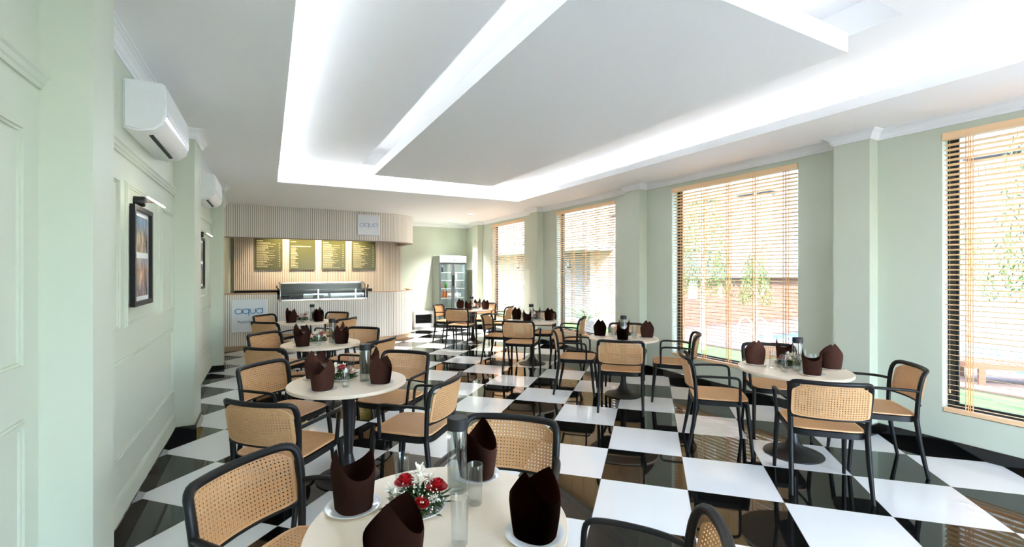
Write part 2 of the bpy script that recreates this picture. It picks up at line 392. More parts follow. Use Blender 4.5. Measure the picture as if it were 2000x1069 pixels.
def make_blind():
    t = thing('venetian_blind', (XR+.028, 0, 0), 'x', 'blind', group='wooden blinds in the windows')
    L = 1.745; h = L/2
    bm = B(); rbox(bm, -.045, .028, -h-.004, h+.004, ZH-.062, ZH-.002, .003, 1); finish('headrail', bm, M['wood_blind'], t)
    bm = B(); n = 53; z0 = ZS+.045; z1 = ZH-.085; a = math.radians(10)
    for i in range(n):
        z = z0+(z1-z0)*(i+.5)/n
        mt = Matrix.Translation((0, 0, z)) @ Matrix.Rotation(a, 4, 'Y')
        box(bm, -.025, .025, -h+.004, h-.004, -.0017, .0017, mtx=mt)
    finish('slats', bm, M['wood_blind'], t)
    bm = B(); rbox(bm, -.026, .026, -h, h, ZS+.006, ZS+.028, .003, 1); box(bm, -.028, .022, -h, h, ZS+.029, ZS+.040); finish('bottom_rail', bm, M['wood_blind'], t)
    for y in (-.735, -.37, -.01, .36, .715):
        bm = B()
        for x in (-.027, .027):
            for dy in (-.014, .014): box(bm, x-.0015, x+.0015, y+dy-.0035, y+dy+.0035, ZS+.03, ZH-.06)
        finish('ladder_cord', bm, M['cord'], t)
    bm = B()
    tube(bm, [(-.034, h-.045, ZH-.06), (-.034, h-.045, ZS+.20)], .0012, 6); lathe(bm, [(0, 0), (.007, .004), (.006, .03), (0, .034)], (-.034, h-.045, ZS+.17), 10); finish('pull_cord', bm, M['cord'], t)
    return t
bl0 = make_blind()
bls = [bl0]+[copy_tree(bl0) for _ in WIN[1:]]
for t, (y0, y1), nm in zip(bls, WIN, WNAMES):
    t.location = (XR+.028, (y0+y1)/2, 0); t['label'] = 'open wooden venetian blind in the tall window '+nm

# ------------------------------------------------------------------ counter, canopy and slatted wall
def slat_line(bm, p0, p1, z0, z1, pitch=.037, w=.0265, d=.011, side=1):
    """vertical slats standing in front of a backing between plan points p0, p1 (room in front, at right of travel * side)"""
    p0, p1 = Vector(p0), Vector(p1); L = (p1-p0).length; t = (p1-p0)/L; nn = Vector((t.y, -t.x))*side
    n = max(1, round(L/pitch)); st = L/n
    q = [p0, p1, p1-nn*.012, p0-nn*.012]; prism(bm, [(v.x, v.y) for v in q], z0, z1, 1)
    for i in range(n):
        a = p0+t*(i*st+(st-w)/2); b = a+t*w
        q = [a, b, b+nn*d, a+nn*d]; prism(bm, [(v.x, v.y) for v in q], z0, z1, 0)
def arc(cx, cy, rx, ry, a0, a1, n):
    return [(cx+rx*math.cos(math.radians(a0+(a1-a0)*i/n)), cy+ry*math.sin(math.radians(a0+(a1-a0)*i/n))) for i in range(n+1)]
CY = 10.20
tc = thing('service_counter', (0, CY, 0), 'long service counter faced with pale vertical slats, curved at the fridge end', 'counter')
def local(bm, y=CY):
    bmesh.ops.translate(bm, vec=(0, -y, 0), verts=bm.verts)
bm = B(); slat_line(bm, (XL+.01, CY), (.155, CY), .095, 1.075); local(bm); finish('slatted_panel', bm, [M['slatfront'], M['slatback']], tc)
bm = B(); slat_line(bm, (.165, CY-.03), (1.895, CY-.03), .095, .915); local(bm); finish('slatted_panel', bm, [M['slatfront'], M['slatback']], tc)
bm = B(); cur = [(1.905, CY), (2.30, CY)]+arc(2.30, CY+1.0, .80, 1.0, -90, 0, 16)[1:]+[(3.10, CY+1.3)]
for a, b in zip(cur, cur[1:]): slat_line(bm, a, b, .095, 1.075)
local(bm); finish('slatted_panel', bm, [M['slatfront'], M['slatback']], tc)
bm = B()
box(bm, XL+.01, .155, CY-.016, CY+.45, 1.076, 1.092); local(bm); finish('counter_edge', bm, M['wood'], tc); bm = B()
def band(bm, path, w, z0, z1, o=0):
    P = [Vector(p) for p in path]; A = []; C = []
    for i, p in enumerate(P):
        t = (P[min(i+1, len(P)-1)]-P[max(i-1, 0)]).normalized(); nn = Vector((t.y, -t.x)); A.append(p+nn*o); C.append(p-nn*w)
    prism(bm, [(v.x, v.y) for v in A]+[(v.x, v.y) for v in C[::-1]], z0, z1)
band(bm, cur, .05, 1.076, 1.092, .016); local(bm); finish('counter_edge', bm, M['wood'], tc)
bm = B(); box(bm, .16, 1.90, CY-.05, CY+.5, .916, .936); local(bm); finish('case_ledge', bm, M['edge'], tc)
bm = B(); box(bm, XL+.01, 1.90, CY+.015, CY+.05, 0, .094); band(bm, cur, .03, 0, .094, -.012); local(bm); finish('plinth', bm, M['wood'], tc)
bm = B(); box(bm, XL+.01, .15, CY+.45, CY+.47, 0, 1.076); box(bm, 1.905, 2.9, CY+.55, CY+.57, 0, 1.0); box(bm, .16, 1.9, CY+.48, CY+.5, 0, .916); local(bm); finish('counter_backing', bm, M['slatback'], tc)
bm = B(); box(bm, .150, .162, CY-.032, CY+.3, 0, 1.076); box(bm, 1.898, 1.906, CY-.032, CY+.3, 0, 1.076); local(bm); finish('divider_post', bm, M['slatback'], tc)

# refrigerated display case
dc = thing('display_case', (1.03, CY+.25, .936), 'curved glass refrigerated display case in steel frame set into the counter', 'display case')
hw = .85
def case_prof(): return [(-.27, .0), (-.285, .12), (-.25, .25), (-.15, .335), (0, .355), (.24, .355)]
pr = smooth_path([(0, y, z) for y, z in case_prof()], 2)
bm = B()
for a, b in zip(pr, pr[1:]):
    v = [bm.verts.new(p) for p in ((-hw+.03, a.y, a.z), (hw-.03, a.y, a.z), (hw-.03, b.y, b.z), (-hw+.03, b.y, b.z))]; bm.faces.new(v)
finish('curved_glass', bm, M['caseglass'], dc, 180)
for s in (-1, 1):
    bm = B(); v1 = [(s*(hw-.03), p.y, p.z) for p in pr]; tube(bm, v1, .013, 8); box(bm, s*(hw-.03)-.02, s*(hw-.03)+.02, -.285, .25, 0, .02); finish('end_frame', bm, M['steel'], dc, 60)
    bm = B(); poly = [(p.y, p.z) for p in pr]+[(.24, 0)]
    vs = [bm.verts.new((s*(hw-.028), y, z)) for y, z in poly]; bm.faces.new(vs); finish('end_glass', bm, M['caseglass'], dc)
    bm = B(); tube(bm, [(s*(hw+.0), -.29, .23), (s*(hw+.03), -.25, .27), (s*(hw+.03), -.2, .30)], .012, 8); finish('corner_cap', bm, M['black'], dc, 60)
for s in (-.12, .62):
    bm = B(); box(bm, s-.011, s+.011, -.262, -.25, .02, .22); finish('glass_post', bm, M['steel'], dc)
bm = B(); box(bm, -hw, hw, -.285, -.255, 0, .026); box(bm, -hw, hw, .235, .26, .335, .36); finish('frame_rail', bm, M['steel'], dc)
bm = B(); box(bm, -hw+.03, hw-.03, .19, .24, 0, .335); box(bm, -hw+.03, hw-.03, -.2, -.19, .0, .14); box(bm, -hw+.03, hw-.03, -.19, .19, .001, .02); finish('dark_interior', bm, M['window_dark'], dc)
bm = B(); box(bm, -hw+.05, hw-.05, -.24, -.225, .02, .135); finish('front_kickboard', bm, M['counterblack'], dc)
bm = B(); box(bm, -hw+.04, hw-.04, -.23, .18, .20, .206); finish('glass_shelf', bm, M['caseglass'], dc)
for x, s in ((-.31, .09), (.21, .09)):
    bm = B(); box(bm, x-s, x+s, -.2445, -.2405, .04, .115); finish('price_card', bm, M['label_white'], dc)

# back slatted wall and black back worktop
BY = 12.24
bm = B(); slat_line(bm, (-.70, BY), (3.15, BY), 0.0, 2.84, pitch=.0385, w=.024); box(bm, -.70, 3.15, BY+.012, YF, 0, 2.84, 1)
sw = tag(finish('slatted_wall_panel', bm, [M['slat'], M['slatback']]), 'tall pale slatted wall panel behind the service counter', 'wall panel')
for i, (a, b, lb) in enumerate(((-.66, .60, 'black back worktop below the olive boards, beside panelled wall'), (1.35, 2.28, 'short black back worktop beyond the display case'))):
    t = thing('back_worktop', ((a+b)/2, 11.93, 0), lb, 'worktop'); h = (b-a)/2
    bm = B(); box(bm, -h, h, -.28, .28, .985, 1.10); finish('worktop_slab', bm, M['counterblack'], t)
    bm = B(); box(bm, -h+.02, h-.02, -.24, .27, 0, .985); finish('cabinet_body', bm, M['fridge_dark'], t)

# canopy over the counter
KY = 10.55
tk = thing('counter_canopy', (0, KY, 2.2), 'slatted canopy over the counter, rounded at the fridge end, hung from ceiling', 'canopy')
kc = [(XL+.005, KY), (2.05, KY)]+arc(2.05, KY+.75, 1.12, .75, -90, 0, 22)[1:]+[(3.17, YF-.01)]
bm = B()
for a, b in zip(kc, kc[1:]): slat_line(bm, a, b, 2.215, ZC-.004, pitch=.037, w=.026, d=.012)
bmesh.ops.translate(bm, vec=(0, -KY, -2.2), verts=bm.verts); finish('slatted_fascia', bm, [M['slatfront'], M['slatback']], tk)
bm = B(); band(bm, kc, .12, 2.20, 2.214, .014); bmesh.ops.translate(bm, vec=(0, -KY, -2.2), verts=bm.verts); finish('fascia_underside', bm, M['slatback'], tk)
bm = B(); band(bm, kc, .10, 2.215, ZC-.004, -.014); bmesh.ops.translate(bm, vec=(0, -KY, -2.2), verts=bm.verts); finish('fascia_core', bm, M['slatback'], tk)

# logo letters: rings and stems
def stroke(bm, pts, w, y, d=.006):
    """flat ribbon lettering in the XZ plane facing -Y"""
    P = [Vector((p[0], p[1])) for p in pts]; L = []; R = []
    for i, p in enumerate(P):
        t = (P[min(i+1, len(P)-1)]-P[max(i-1, 0)]).normalized(); nn = Vector((-t.y, t.x)); L.append(p+nn*w/2); R.append(p-nn*w/2)
    f = [[bm.verts.new((p.x, yy, p.y)) for p in L] for yy in (y, y-d)]; g = [[bm.verts.new((p.x, yy, p.y)) for p in R] for yy in (y, y-d)]
    for i in range(len(P)-1):
        bm.faces.new((f[1][i], f[1][i+1], g[1][i+1], g[1][i])); bm.faces.new((f[0][i], f[0][i+1], f[1][i+1], f[1][i])); bm.faces.new((g[0][i], g[0][i+1], g[1][i+1], g[1][i]))
    bm.faces.new((f[0][0], f[1][0], g[1][0], g[0][0])); bm.faces.new((f[0][-1], f[1][-1], g[1][-1], g[0][-1]))
def circ(cx, cz, rx, rz, a0, a1, n=24): return [(cx+rx*math.cos(math.radians(a0+(a1-a0)*i/n)), cz+rz*math.sin(math.radians(a0+(a1-a0)*i/n))) for i in range(n+1)]
def aqua(parent, cx, cz, width, m, y=0):
    s = width/4.1; w = s*.12; out = []
    # a: wide open bowl with short stem; q: bowl and tail; u; a with flicked top
    bm = B(); stroke(bm, circ(cx-1.56*s, cz, .50*s, .40*s, 55, 395), w, y); stroke(bm, [(cx-1.08*s, cz+.42*s), (cx-1.06*s, cz+.1*s), (cx-1.04*s, cz-.42*s)], w, y); out.append(bm)
    bm = B(); stroke(bm, circ(cx-.46*s, cz, .46*s, .40*s, 35, 395), w, y); stroke(bm, [(cx-.02*s, cz+.42*s), (cx-.02*s, cz-.1*s), (cx-.02*s, cz-.78*s)], w, y); out.append(bm)
    bm = B(); stroke(bm, [(cx+.18*s, cz+.42*s)]+circ(cx+.58*s, cz+.02*s, .40*s, .42*s, 180, 360, 16)+[(cx+.98*s, cz+.42*s)], w, y); out.append(bm)
    bm = B(); stroke(bm, circ(cx+1.58*s, cz, .48*s, .40*s, 35, 395), w, y); stroke(bm, [(cx+2.06*s, cz+.52*s), (cx+2.02*s, cz+.1*s), (cx+2.04*s, cz-.42*s)], w, y); out.append(bm)
    for b, n in zip(out, ('letter_a', 'letter_q', 'letter_u', 'letter_a')): finish(n, b, m, parent)
def text_mesh(name, s, size, m, parent, x, y, z, align='CENTER'):
    c = bpy.data.curves.new('t', 'FONT'); c.body = s; c.size = size; c.extrude = .002; c.align_x = align
    o = bpy.data.objects.new('t', c); COL.objects.link(o); bpy.context.view_layer.update()
    me = bpy.data.meshes.new_from_object(o.evaluated_get(bpy.context.evaluated_depsgraph_get())); bpy.data.objects.remove(o)
    me.transform(Matrix.Translation((x, y, z)) @ Matrix.Rotation(PI/2, 4, 'X')); me.materials.clear(); me.materials.append(m)
    r = bpy.data.objects.new(name, me); COL.objects.link(r); r.parent = parent; return r
sg = thing('shop_sign', (-.317, CY-.03, .36), 'square white sign with blue lettering, leaning on the slatted counter front', 'sign')
bm = B(); rbox(bm, -.30, .30, -.02, .014, 0, .625, .004, 1); finish('sign_board', bm, M['whitesign'], sg)
aqua(sg, -.01, .40, .46, M['blue'], -.0205); text_mesh('lettering', 'Poolside', .066, M['blue2'], sg, -.085, -.0225, .175)
sg = thing('shop_sign', (1.975, KY-.034, 2.335), 'small square backlit white sign fixed to the slatted canopy', 'sign')
bm = B(); rbox(bm, -.235, .235, -.03, .018, 0, .455, .004, 1); finish('sign_board', bm, M['whitesign'], sg)
aqua(sg, 0, .225, .38, M['silverlogo'], -.0305)

# olive menu boards: rows of small lettering on olive panels
MB = [(-.275, .298, 'first'), (.445, 1.02, 'second'), (1.165, 1.73, 'third'), (1.885, 2.47, 'fourth')]
for k, (a, b, nm) in enumerate(MB):
    t = thing('menu_board', ((a+b)/2, BY-.016, 1.57), 'olive menu board with pale text, %s along from the panelled wall' % nm, 'menu board', group='olive menu boards behind the counter'); h = (b-a)/2
    bm = B(); box(bm, -h, h, -.018, 0, 0, .80); finish('board', bm, M['menu'], t)
    bm = B(); r = random.Random(20+k)
    def words_line(z, x0, x1, hh):
        x = x0
        while x < x1-.01:
            w = min(r.uniform(.018, .05), x1-x); box(bm, x, x+w, -.0195, -.018, z, z+hh); x += w+.007
    z = .665
    words_line(.665, -h+.035, -h+.035+(.13 if k != 1 else .12), .016)
    if k == 1: words_line(.555, -h+.035, h-.10, .016)
    z = .62 if k != 1 else .52
    while z > .06:
        if k == 1:
            if abs(z-.36) < .012 or abs(z-.26) < .012 or z < .08: words_line(z, -h+.035, -h+.19, .014); z -= .03
            words_line(z, -h+.035, -h+r.uniform(.12, .2), .006); z -= .019
        else:
            words_line(z, -h+.035, -h+r.uniform(.2, .33), .012); words_line(z-.021, -h+.035, -h+r.uniform(.25, .44), .006)
            words_line(z, h-.075, h-.045, .010); z -= .0545
    finish('lettering', bm, M['menutext'], t)
# warm spots over the boards, recessed in the ceiling behind the canopy
for i, x in enumerate((.36, 1.09, 1.80)):
    t = thing('ceiling_spotlight', (x, 11.70, ZC), 'recessed warm spotlight above the olive boards, %s of three' % ('first', 'middle', 'last')[i], 'spotlight', group='warm spots above the boards')
    bm = B(); lathe(bm, [(0, -.004), (.035, -.004), (.045, -.006), (.05, 0), (0, 0)], seg=20); finish('rim', bm, M['white'], t, 40)
    d = bpy.data.lights.new('warm_spot', 'SPOT'); d.energy = 18; d.color = (1, .78, .52); d.spot_size = math.radians(95); d.spot_blend = .8; d.shadow_soft_size = .04
    o = bpy.data.objects.new('warm_spot', d); COL.objects.link(o); o.location = (x, 11.70, ZC-.02); o.rotation_euler = Vector((0, -.35, 1)).to_track_quat('Z', 'Y').to_euler()

# ------------------------------------------------------------------ drinks fridge and its contents
FX0, FX1, FY0, FY1 = 4.07, 4.84, 11.75, 12.35
fr = thing('drinks_fridge', ((FX0+FX1)/2, FY0, 0), 'tall grey two-door glass drinks fridge against green wall', 'fridge')
hw = (FX1-FX0)/2; dp = FY1-FY0; FH = 1.95
bm = B(); box(bm, -hw, -hw+.03, .045, dp, .08, FH); box(bm, hw-.03, hw, .045, dp, .08, FH); box(bm, -hw+.03, hw-.03, .045, dp, FH-.2, FH); box(bm, -hw+.03, hw-.03, .045, dp, .08, .26); box(bm, -hw+.03, hw-.03, dp-.03, dp, .26, FH-.2)
finish('cabinet_body', bm, M['fridge'], fr)
bm = B(); box(bm, -hw+.031, hw-.031, dp-.036, dp-.031, .262, FH-.202); box(bm, -hw+.031, -hw+.036, .05, dp-.04, .262, FH-.202); box(bm, hw-.036, hw-.031, .05, dp-.04, .262, FH-.202); finish('inner_liner', bm, M['fridge_in'], fr)
bm = B(); rbox(bm, -hw, hw, -.012, .045, FH-.19, FH, .006, 1); finish('header_panel', bm, mat('fridge_header', (172, 182, 180), .35), fr)
aqua(fr, -.05, FH-.105, .2, M['silverlogo'], -.0125)
bm = B(); box(bm, -hw+.02, hw-.02, .02, dp-.02, 0, .08); finish('base_plinth', bm, M['black'], fr)
bm = B(); box(bm, -hw, hw, 0, .045, .08, .2); finish('lower_grille', bm, M['fridge_dark'], fr)
for s in (-1, 1):
    x0, x1 = (-hw, -.003) if s < 0 else (.003, hw)
    bm = B(); z0, z1 = .205, FH-.195
    for a in ((x0, x1, z0, z0+.04), (x0, x1, z1-.04, z1), (x0, x0+.035, z0+.04, z1-.04), (x1-.035, x1, z0+.04, z1-.04)): box(bm, a[0], a[1], 0, .04, a[2], a[3])
    d = finish('door', bm, M['fridge_dark'], fr)
    bm = B(); box(bm, x0+.03, x1-.03, .015, .02, z0+.035, z1-.035); finish('door_glass', bm, M['caseglass'], d)
    bm = B(); hx = -.02 if s < 0 else .02; rbox(bm, hx-.009, hx+.009, -.03, 0, 1.12, 1.42, .004, 1); finish('handle', bm, M['black'], d)
SHZ = [.50, .80, 1.06, 1.28, 1.50]
for z in SHZ:
    bm = B(); 
    for i in range(13): 
        x = -hw+.04+i*(2*hw-.08)/12; box(bm, x-.0015, x+.0015, .06, dp-.05, z-.004, z-.001)
    box(bm, -hw+.037, hw-.037, .055, .075, z-.016, z); box(bm, -hw+.037, hw-.037, dp-.06, dp-.045, z-.008, z-.001); finish('wire_shelf', bm, M['white'], fr)
fl = area_light('fridge_lamp', ((FX0+FX1)/2, FY0+.07, FH-.22), .5, .03, .35, (.95, 1, 1))
def bottle_item(name, x, z, r, h, m, lb, cat, neck=True):
    t = thing(name, (x, FY0+.16, z+.0005), lb, cat)
    p = [(0, 0), (r*.9, 0), (r, .01), (r, h*.68), (r*.4, h*.86), (r*.38, h*.92), (0, h*.92)] if neck else [(0, 0), (r*.85, 0), (r, .008), (r, h-.008), (r*.85, h), (0, h)]
    bm = B(); lathe(bm, p, seg=16); finish('bottle_body' if neck else 'can_body', bm, m, t, 40)
    bm = B(); lathe(bm, [(0, h*.92), (r*.45, h*.92), (r*.45, h), (0, h)] if neck else [(0, h), (r*.6, h), (r*.6, h+.003), (0, h+.003)], seg=12); finish('cap' if neck else 'lid', bm, M['white'], t, 40)
for i in range(3): bottle_item('drink_bottle', 4.165+i*.09, .80, .038, .22, M['orange_drink'], 'orange drink bottle on the fridge shelf, %s of three' % ('outermost', 'middle', 'innermost')[i], 'bottle')
bottle_item('drink_can', 4.16, 1.06, .036, .16, M['red_pack'], 'red can beside the green can on fridge shelf', 'can', False)
bottle_item('drink_can', 4.30, 1.06, .042, .15, M['green_can'], 'green can on the fridge shelf above orange bottles', 'can', False)
bottle_item('drink_bottle', 4.20, 1.50, .03, .18, M['window_dark'], 'dark bottle on the topmost fridge shelf', 'bottle')
for i, (x, z, m, lb) in enumerate(((4.52, .80, 'red_pack', 'red bottle behind the second fridge door, lower shelf'), (4.62, .80, 'clear_pack', 'pale bottle beside the red bottle in the fridge'), (4.56, 1.06, 'clear_pack', 'pale bottle on the middle shelf behind second fridge door'), (4.60, 1.28, 'clear_pack', 'pale bottle on the shelf below the top, second fridge door'), (4.55, .50, 'clear_pack', 'pale bottle at the bottom of the fridge, second door'))):
    bottle_item('drink_bottle', x, z, .035, .2, M[m], lb, 'bottle')
# low white unit beside the counter
vt = thing('floor_vent_box', (3.77, YF-.10, 0), 'low white ventilation box with dark opening beside the counter', 'vent box')
bm = B()
for a in ((-.27, .27, .0, .09), (-.27, .27, .34, .43), (-.27, -.24, .09, .34), (.24, .27, .09, .34)): box(bm, a[0], a[1], -.12, .09, a[2], a[3])
finish('housing', bm, M['white'], vt)
bm = B(); box(bm, -.24, .24, .05, .08, .09, .34)
for i in range(6): box(bm, -.24, .24, -.05, -.02, .11+i*.038, .118+i*.038)
finish('dark_grille', bm, M['black'], vt)
# downlights near the fridge
for (x, y), lb in (((4.21, 11.45), 'round ceiling downlight near the back wall above fridge'), ((4.12, 9.75), 'round ceiling downlight in front of the fridge corner')):
    t = thing('ceiling_downlight', (x, y, ZC), lb, 'downlight')
    bm = B(); lathe(bm, [(.045, -.006), (.06, -.008), (.066, 0), (.045, 0)], seg=28, close=True); finish('rim', bm, M['white'], t, 40)
    bm = B(); lathe(bm, [(0, -.004), (.0445, -.004), (.0445, -.001), (0, -.001)], seg=28); finish('diffuser', bm, M['downlight'], t)
    d = bpy.data.lights.new('downlight', 'SPOT'); d.energy = 48; d.color = (1, .98, .95); d.spot_size = math.radians(105); d.spot_blend = 1.0; d.shadow_soft_size = .04
    o = bpy.data.objects.new('downlight', d); COL.objects.link(o); o.location = (x, y, ZC-.02)

# ------------------------------------------------------------------ air conditioners, pictures, picture lamps on the left wall
def make_ac():
    t = thing('air_conditioner', (XL, 3.95, 2.40), 'white wall-mounted air conditioner above the first framed picture', 'air conditioner', group='air conditioners on the panelled wall')
    prof = [(0, 0), (.07, -.012), (.15, .005), (.195, .045), (.212, .10), (.212, .17), (.205, .285), (.19, .295), (0, .295)]
    bm = B(); L = .46; a = [bm.verts.new((x, -L, z)) for x, z in prof]; b = [bm.verts.new((x, L, z)) for x, z in prof]; n = len(prof)
    bm.faces.new(a); bm.faces.new(b)
    for i in range(n): bm.faces.new((a[i], a[(i+1) % n], b[(i+1) % n], b[i]))
    bmesh.ops.bevel(bm, geom=[e for e in bm.edges if abs(e.verts[0].co.y-e.verts[1].co.y) < .01], offset=.012, segments=3, affect='EDGES')
    finish('casing', bm, M['white'], t, 35)
    bm = B(); v = [bm.verts.new(p) for p in ((.213, -L+.02, .105), (.2145, -L+.02, .108), (.2145, L-.02, .108), (.213, L-.02, .105))]; box(bm, .2115, .2135, -L+.015, L-.015, .098, .102); bmesh.ops.delete(bm, geom=v, context='VERTS'); finish('panel_seam', bm, M['steelm'], t)
    bm = B()
    mt = Matrix.Translation((.115, 0, -.0048)) @ Matrix.Rotation(math.radians(-12), 4, 'Y')
    box(bm, -.011, .011, -.33, .33, -.004, .004, mtx=mt); finish('air_slot', bm, M['black'], t)
    return t
ac = make_ac(); a2 = copy_tree(ac); a2.location = (XL, 6.93, 2.40); a2['label'] = 'white wall-mounted air conditioner in the recess beyond the pilaster'
def make_picture(y, lb, seed):
    t = thing('framed_picture', (XL, y, 1.315), lb, 'picture')
    w, h, f = .494, .638, .030
    bm = B()
    for a in ((-w/2, w/2, 0, f), (-w/2, w/2, h-f, h), (-w/2, -w/2+f, f, h-f), (w/2-f, w/2, f, h-f)): box(bm, .018, .045, a[0], a[1], a[2], a[3])
    finish('frame', bm, M['black'], t)
    bm = B(); box(bm, .002, .024, -w/2+f*.6, w/2-f*.6, f*.6, h-f*.6); finish('mat_board', bm, M['mat_board'], t)
    cols = (((52, 70, 66), (118, 112, 126), (186, 176, 150)), ((52, 60, 62), (112, 92, 112), (214, 168, 132)))
    for i, (z0, z1) in enumerate(((.345, .580), (.058, .308))):
        bm = B(); box(bm, .0242, .0255, -w/2+.065, w/2-.065, z0, z1); finish('art_print', bm, print_material('print_%d' % (seed*2+i), seed*3.1+i*7, z0+(.14 if i == 0 else .2), *cols[i]), t)
    return t
make_picture(3.814, 'black framed pair of colourful harbour prints on the panelled wall', 1)
make_picture(6.85, 'black framed picture in the recess beyond the first wall pilaster', 2)
def make_lamp(y, lb):
    t = thing('picture_lamp', (XL, y, 1.99), lb, 'picture lamp')
    bm = B(); lathe(bm, [(0, 0), (.034, 0), (.034, .052), (.028, .06), (0, .06)], seg=20)
    bmesh.ops.rotate(bm, matrix=Matrix.Rotation(PI/2, 3, 'Y'), verts=bm.verts); finish('wall_mount', bm, M['black'], t, 40)
    bm = B(); tube(bm, smooth_path([(.05, 0, 0), (.09, 0, 0), (.11, .0, -.003), (.123, .0, -.006)]), .004, 8); finish('swing_arm', bm, M['copper'], t, 60)
    bm = B(); tube(bm, [(.128, -.31, -.008), (.128, .19, -.008)], .0055, 10); finish('lamp_tube', bm, M['ledtube'], t, 60)
    return t
make_lamp(3.76, 'slim picture lamp with lit tube above the harbour prints')
make_lamp(6.80, 'slim picture lamp above the picture beyond the pilaster')

# ------------------------------------------------------------------ chairs
def cane_grid(nu, nv, surf, thick, hole=.36, through=True, skip=None):
    """woven sheet with octagonal holes; surf(u,v) -> (point, normal) for u,v in 0..1"""
    bm = B(); cache = {}
    def vert(u, v, s):
        k = (round(u, 5), round(v, 5), s)
        if k not in cache:
            p, n = surf(u, v); cache[k] = bm.verts.new(p+n*(thick/2)*s)
        return cache[k]
    R = [(math.cos(PI/8+i*PI/4), math.sin(PI/8+i*PI/4)) for i in range(8)]
    for i in range(nu):
        for j in range(nv):
            cu, cv = (i+.5)/nu, (j+.5)/nv; du, dv = .5/nu, .5/nv
            h = hole*2*.5
            for s in (1, -1):
                if s < 0 and not through: continue
                O = [(cu+du, cv+dv), (cu-du, cv+dv), (cu-du, cv-dv), (cu+du, cv-dv)]
                I = [(cu+r[0]*h*2*du, cv+r[1]*h*2*dv) for r in R]
                o = [vert(*q, s) for q in O]; c = [vert(*q, s) for q in I]
                # ring: corner fans and side quads
                for q in range(4):
                    a, b = c[2*q], c[2*q+1]; nx = c[(2*q+2) % 8]
                    f1 = [o[q], a, b]; bm.faces.new(f1 if s > 0 else f1[::-1])
                    f2 = [o[q], b, nx, o[(q+1) % 4]]; bm.faces.new(f2 if s > 0 else f2[::-1])
                if s < 0:
                    t = [vert(*q, 1) for q in I]
                    for q in range(8): bm.faces.new((t[q], t[(q+1) % 8], c[(q+1) % 8], c[q]))
            if not through:
                t = [vert(*q, 1) for q in I]; b = [vert(q[0], q[1], -1) for q in I]
                for q in range(8): bm.faces.new((t[q], t[(q+1) % 8], b[(q+1) % 8], b[q]))
                bm.faces.new(b[::-1])
    return bm
def strip(bm, inner, outer, thick_n, t):
    """closed band between two loops of (point, normal)"""
    n = len(inner); V = []
    for lp in (inner, outer):
        V.append([[bm.verts.new(p+nn*t/2*s) for p, nn in lp] for s in (1, -1)])
    for i in range(n):
        j = (i+1) % n
        bm.faces.new((V[0][0][i], V[0][0][j], V[1][0][j], V[1][0][i])); bm.faces.new((V[0][1][i], V[0][1][j], V[1][1][j], V[1][1][i]))
        bm.faces.new((V[1][0][i], V[1][0][j], V[1][1][j], V[1][1][i])); bm.faces.new((V[0][0][i], V[0][0][j], V[0][1][j], V[0][1][i]))
def chair_back_surf(u, v):
    U = 2*u-1; Vv = 2*v-1; c = .085 if Vv > 0 else .02
    x = U*(1-c*abs(Vv)**7)*.216; vv = v-(.085 if v > .5 else .03)*abs(U)**7*abs(Vv)**2*(1 if v > .5 else -1)
    z = .549+.221*vv; y = -.214-.040*vv-.048*(1-(x/.235)**2)
    n = Vector((-.41*x/.235, 1, .18)).normalized()
    return Vector((x, y, z)), n
def border(surf, e, nseg=14):
    lp = []
    for a, b in (((-e, -e), (1+e, -e)), ((1+e, -e), (1+e, 1+e)), ((1+e, 1+e), (-e, 1+e)), ((-e, 1+e), (-e, -e))):
        for i in range(nseg): lp.append((a[0]+(b[0]-a[0])*i/nseg, a[1]+(b[1]-a[1])*i/nseg))
    return [surf(*q) for q in lp]
def chair_seat_surf(u, v):
    U, V = 2*u-1, 2*v-1
    x = U*.208*(1-.07*abs(V)**6)*(1-.02*V); y = .005+V*.205*(1-.07*abs(U)**6)
    z = .452-.006*(1-U*U)*(1-V*V)+.002
    return Vector((x, y, z)), Vector((0, 0, 1))
